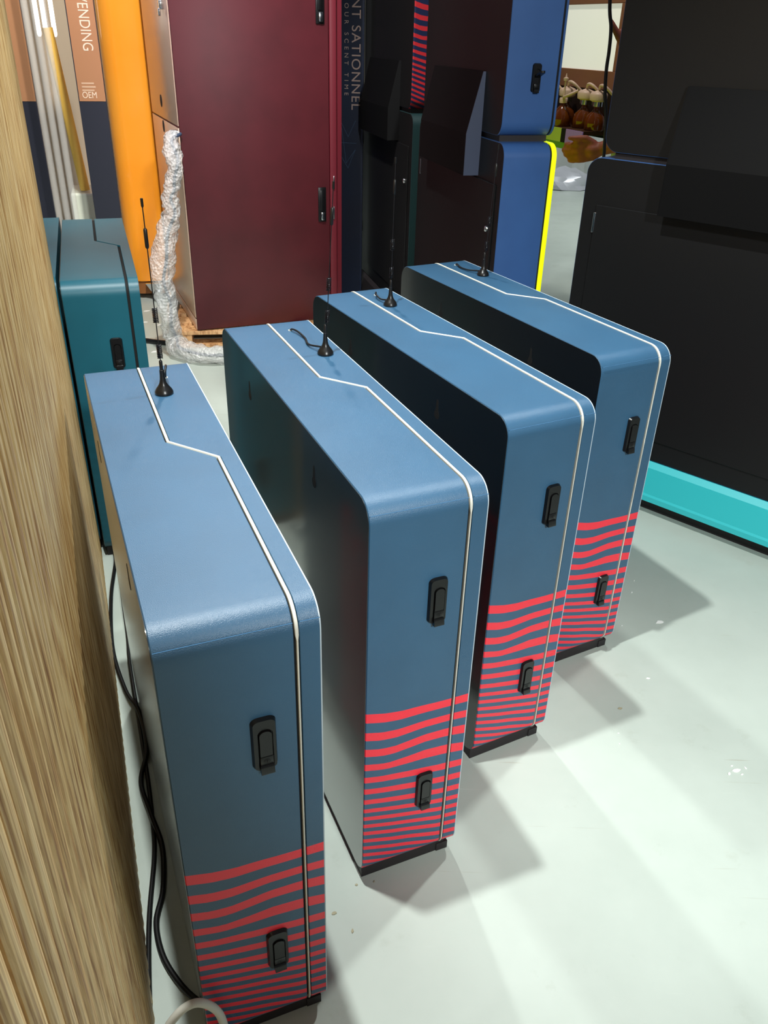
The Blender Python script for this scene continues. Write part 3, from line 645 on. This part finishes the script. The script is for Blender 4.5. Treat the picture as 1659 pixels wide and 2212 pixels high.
o = bm_obj('silver_bag', bm, mat('silver_fabric', (186, 188, 194), .35, metal=.3), None, 20); o.location = (1.83, 9.45, 0); tag(o, 'crumpled silver bag on the floor far behind the gap', 'bag')

# ------------------------------------------------------------------ person, mostly behind the large black unit
def capsule(bm, p, q, ra, rb, n=12):
    p, q = Vector(p), Vector(q); d_ = (q - p); L_ = d_.length; d_.normalize()
    pts, rad = [], []
    for k in range(5): a = math.pi / 2 * k / 4; pts.append(p - d_ * ra * math.cos(a)); rad.append(max(ra * math.sin(a), ra * .05))
    for k in range(5): a = math.pi / 2 * k / 4; pts.append(q + d_ * rb * math.sin(a)); rad.append(max(rb * math.cos(a), rb * .05))
    sweep(bm, pts, 1, n, lambda i, k: rad[i])
def chain(bm, pts, rads):
    for (p, q), (a, b) in zip(zip(pts, pts[1:]), zip(rads, rads[1:])): capsule(bm, p, q, a, b)
def hand(bm, wrist, dirv, upv, curl, thumb_out, thumb_dir):
    """palm along dirv, upv towards the thumb side; fingers curl about the palm normal"""
    d_ = Vector(dirv).normalized(); u_ = (Vector(upv) - d_ * Vector(upv).dot(d_)).normalized(); nrm = d_.cross(u_); w = Vector(wrist)
    capsule(bm, w, w + d_ * .03, .026, .028)
    for k in range(4):
        b = w + d_ * .02 + u_ * (.024 - .016 * k); k0 = w + d_ * (.088 - .004 * abs(k - 1.2)) + u_ * (.030 - .020 * k); capsule(bm, b, k0, .014, .0115)
        ln = (.044, .050, .046, .036)[k]; dd = d_.copy(); p = k0; rr_ = .0105
        for j in range(3):
            dd = (Matrix.Rotation(curl * (.7 + .3 * j), 3, u_) @ dd).normalized(); q = p + dd * ln * (1, .68, .5)[j]; capsule(bm, p, q, rr_, rr_ * .9); p = q; rr_ *= .9
    t0 = w + d_ * .025 + u_ * .026; t1 = t0 + d_ * .028 + u_ * .022; td = Vector(thumb_dir).normalized()
    chain(bm, [t0, t1, t1 + td * .036, t1 + td * .064], [.016, .0135, .0115, .009])
per = empty('person', (1.16, 3.62, 0)); tag(per, 'person reaching in with bare brown arms, mostly hidden behind the large black unit', 'person')
bm = bmesh.new()
cx, cy = 1.16, 3.62
chain(bm, [(cx, cy, .92), (cx, cy, 1.12), (cx - .01, cy, 1.34), (cx - .02, cy, 1.43)], [.155, .15, .16, .10])
capsule(bm, (cx - .02, cy, 1.44), (cx - .035, cy, 1.53), .055, .05)
capsule(bm, (cx - .05, cy, 1.60), (cx - .04, cy, 1.67), .085, .092); capsule(bm, (cx - .135, cy, 1.615), (cx - .13, cy, 1.64), .014, .012)
for s, sh_, el, wr_ in ((1, (cx + .0, cy - .19, 1.39), (1.13, 3.40, 1.12), (.825, 3.560, 1.018)), (-1, (cx - .0, cy + .19, 1.39), (1.02, 3.76, 1.20), (.886, 3.585, 1.345))):
    chain(bm, [(cx, cy - s * .05, 1.38), sh_], [.09, .068]); chain(bm, [sh_, el], [.062, .045]); chain(bm, [el, wr_], [.044, .027])
    hip, knee, ank = (cx, cy - s * .09, .90), (cx - .02, cy - s * .10, .50), (cx + .02, cy - s * .11, .09)
    chain(bm, [hip, knee, ank], [.095, .065, .042]); chain(bm, [(cx + .03, cy - s * .11, .05), (cx - .13, cy - s * .13, .038)], [.045, .036])
hand(bm, (.819, 3.563, 1.012), (-1, .12, -.16), (-.1, 0, 1), -.75, 1, (-1, .1, -.02))
hand(bm, (.882, 3.582, 1.352), (-.05, -.05, 1), (-1, 0, -.1), -.35, 1, (-.45, 0, .6))
tmp = bm_obj('body_tmp', bm, None); mod = tmp.modifiers.new('r', 'REMESH'); mod.mode = 'VOXEL'; mod.voxel_size = .0055; sm = tmp.modifiers.new('s', 'SMOOTH'); sm.iterations = 3; sm.factor = .5
me = bpy.data.meshes.new_from_object(tmp.evaluated_get(bpy.context.evaluated_depsgraph_get())); bpy.data.objects.remove(tmp)
SKIN = mat('brown_skin', (128, 70, 48), .6, var=(40, (150, 76, 64), .4, .7)); CLOTH = mat('black_clothes', (26, 26, 30), .85); HAIR = mat('dark_hair', (22, 18, 16), .6)
o = link('body', me, [SKIN, CLOTH, HAIR], per); o.location = (-1.16, -3.62, 0)
me.polygons.foreach_set('use_smooth', [True] * len(me.polygons))
mi = []
for p in me.polygons:
    c = p.center
    if c.z > 1.64 and c.x > 1.04 or c.z > 1.70: mi.append(2)
    elif c.z > 1.45: mi.append(0)
    elif c.x < 1.0 and c.z > .9 and (c - Vector((cx, cy, c.z))).length > .16: mi.append(0)
    else: mi.append(1)
me.polygons.foreach_set('material_index', mi)

# ------------------------------------------------------------------ cables and small things on the floor
bm = bmesh.new(); sweep(bm, spline([(-.83, 2.10, .006), (-.80, 2.03, .006), (-.758, 1.849, .006), (-.688, 1.632, .006), (-.612, 1.48, .006), (-.558, 1.404, .012), (-.509, 1.292, .014), (-.498, 1.201, .008), (-.456, 1.119, .013), (-.414, 1.044, .007), (-.39, .954, .006), (-.386, .89, .006), (-.361, .831, .006), (-.322, .784, .006), (-.28, .751, .008), (-.235, .735, .010)], 8), .0052, 8)
tag(bm_obj('power_cable', bm, BLKR, None, 60), 'thick black cable snaking to the foot of the nearest cabinet', 'cable')
bm = bmesh.new(); sweep(bm, spline([(-.80, 2.06, .006), (-.743, 1.894, .006), (-.667, 1.689, .006), (-.63, 1.58, .006), (-.55, 1.375, .006), (-.483, 1.202, .006), (-.446, 1.097, .006), (-.424, 1.022, .006), (-.397, .881, .006), (-.351, .715, .006), (-.31, .60, .006)], 8), .0045, 8)
tag(bm_obj('power_cable', bm, BLKR, None, 60), 'thin black cable running along the foot of the oak wall', 'cable')
bm = bmesh.new(); sweep(bm, spline([(-.33, .60, .006), (-.300, .622, .08), (-.289, .631, .1465), (-.2796, .6353, .1697), (-.2608, .6432, .190), (-.2417, .6513, .188), (-.2237, .6588, .1587), (-.2156, .6623, .1133), (-.212, .655, .05), (-.205, .62, .006), (-.19, .56, .006)], 8), .0062, 10)
tag(bm_obj('white_cable', bm, GASK, None, 60), 'white cable looping up in front of the nearest cabinet', 'cable')
def flake(x, y, s, rz, m_, label, cat='debris', group=None, seed=0):
    random.seed(seed); n_ = 7; bm = bmesh.new()
    prism(bm, [(s * (.6 + random.random() * .5) * math.cos(2 * math.pi * k / n_), s * .55 * (.6 + random.random() * .5) * math.sin(2 * math.pi * k / n_)) for k in range(n_)], .0003, .0016, 'z')
    o = bm_obj('paint_flake', bm, m_); o.location = (x, y, 0); o.rotation_euler = (0, 0, rz); tag(o, label, cat, group)
WHT = mat('white_flake', (238, 240, 236), .7); TAN = mat('tan_flake', (164, 158, 132), .8)
FL = 'small white flakes lying on the floor'
for i, (x, y, s, rz) in enumerate(((.797, 1.287, .011, .3), (.778, 1.277, .006, 1.1), (.820, 1.295, .004, 2), (.791, 1.300, .004, .2), (.806, 1.276, .004, .4), (.773, 1.815, .013, .15), (.679, 1.582, .006, 0), (.663, 1.795, .003, .4), (.73, 1.954, .004, 1), (.752, 2.014, .003, 1), (.559, 1.389, .003, .4), (.554, 1.356, .003, 2))):
    flake(x, y, s, rz, WHT, 'small white paint flake on the floor right of the blue cabinets', 'flake', FL, i)
for i, (x, y, s, rz) in enumerate(((.583, 1.472, .007, .2), (-.069, .919, .006, .4), (-.034, .886, .005, 1.6), (-.031, .978, .004, .6), (-.019, 1.0, .004, .3), (.002, .986, .003, 1))):
    flake(x, y, s, rz, TAN, 'small tan scrap on the floor beside the blue cabinets', 'scrap', 'small tan scraps on the floor', 40 + i)
for i, (x, y, s, rz) in enumerate(((-1.375, 4.556, .022, .3), (-1.243, 4.312, .02, 1), (-1.33, 4.35, .018, .2), (-1.158, 3.886, .024, .6), (-1.10, 3.60, .018, 0), (-1.19, 4.05, .016, 2))):
    flake(x, y, s, rz, WHT, 'white paper scrap on the floor between teal cabinet and pallet', 'scrap', 'white scraps near the pallet', 80 + i)
bm = bmesh.new(); sweep(bm, [(-1.25, 4.02, .012), (-1.19, 4.0, .013), (-1.13, 3.99, .012)], .012, 10); tag(bm_obj('black_marker', bm, BLKP, None, 50), 'short black rod lying on the floor left of the pallet', 'rod')
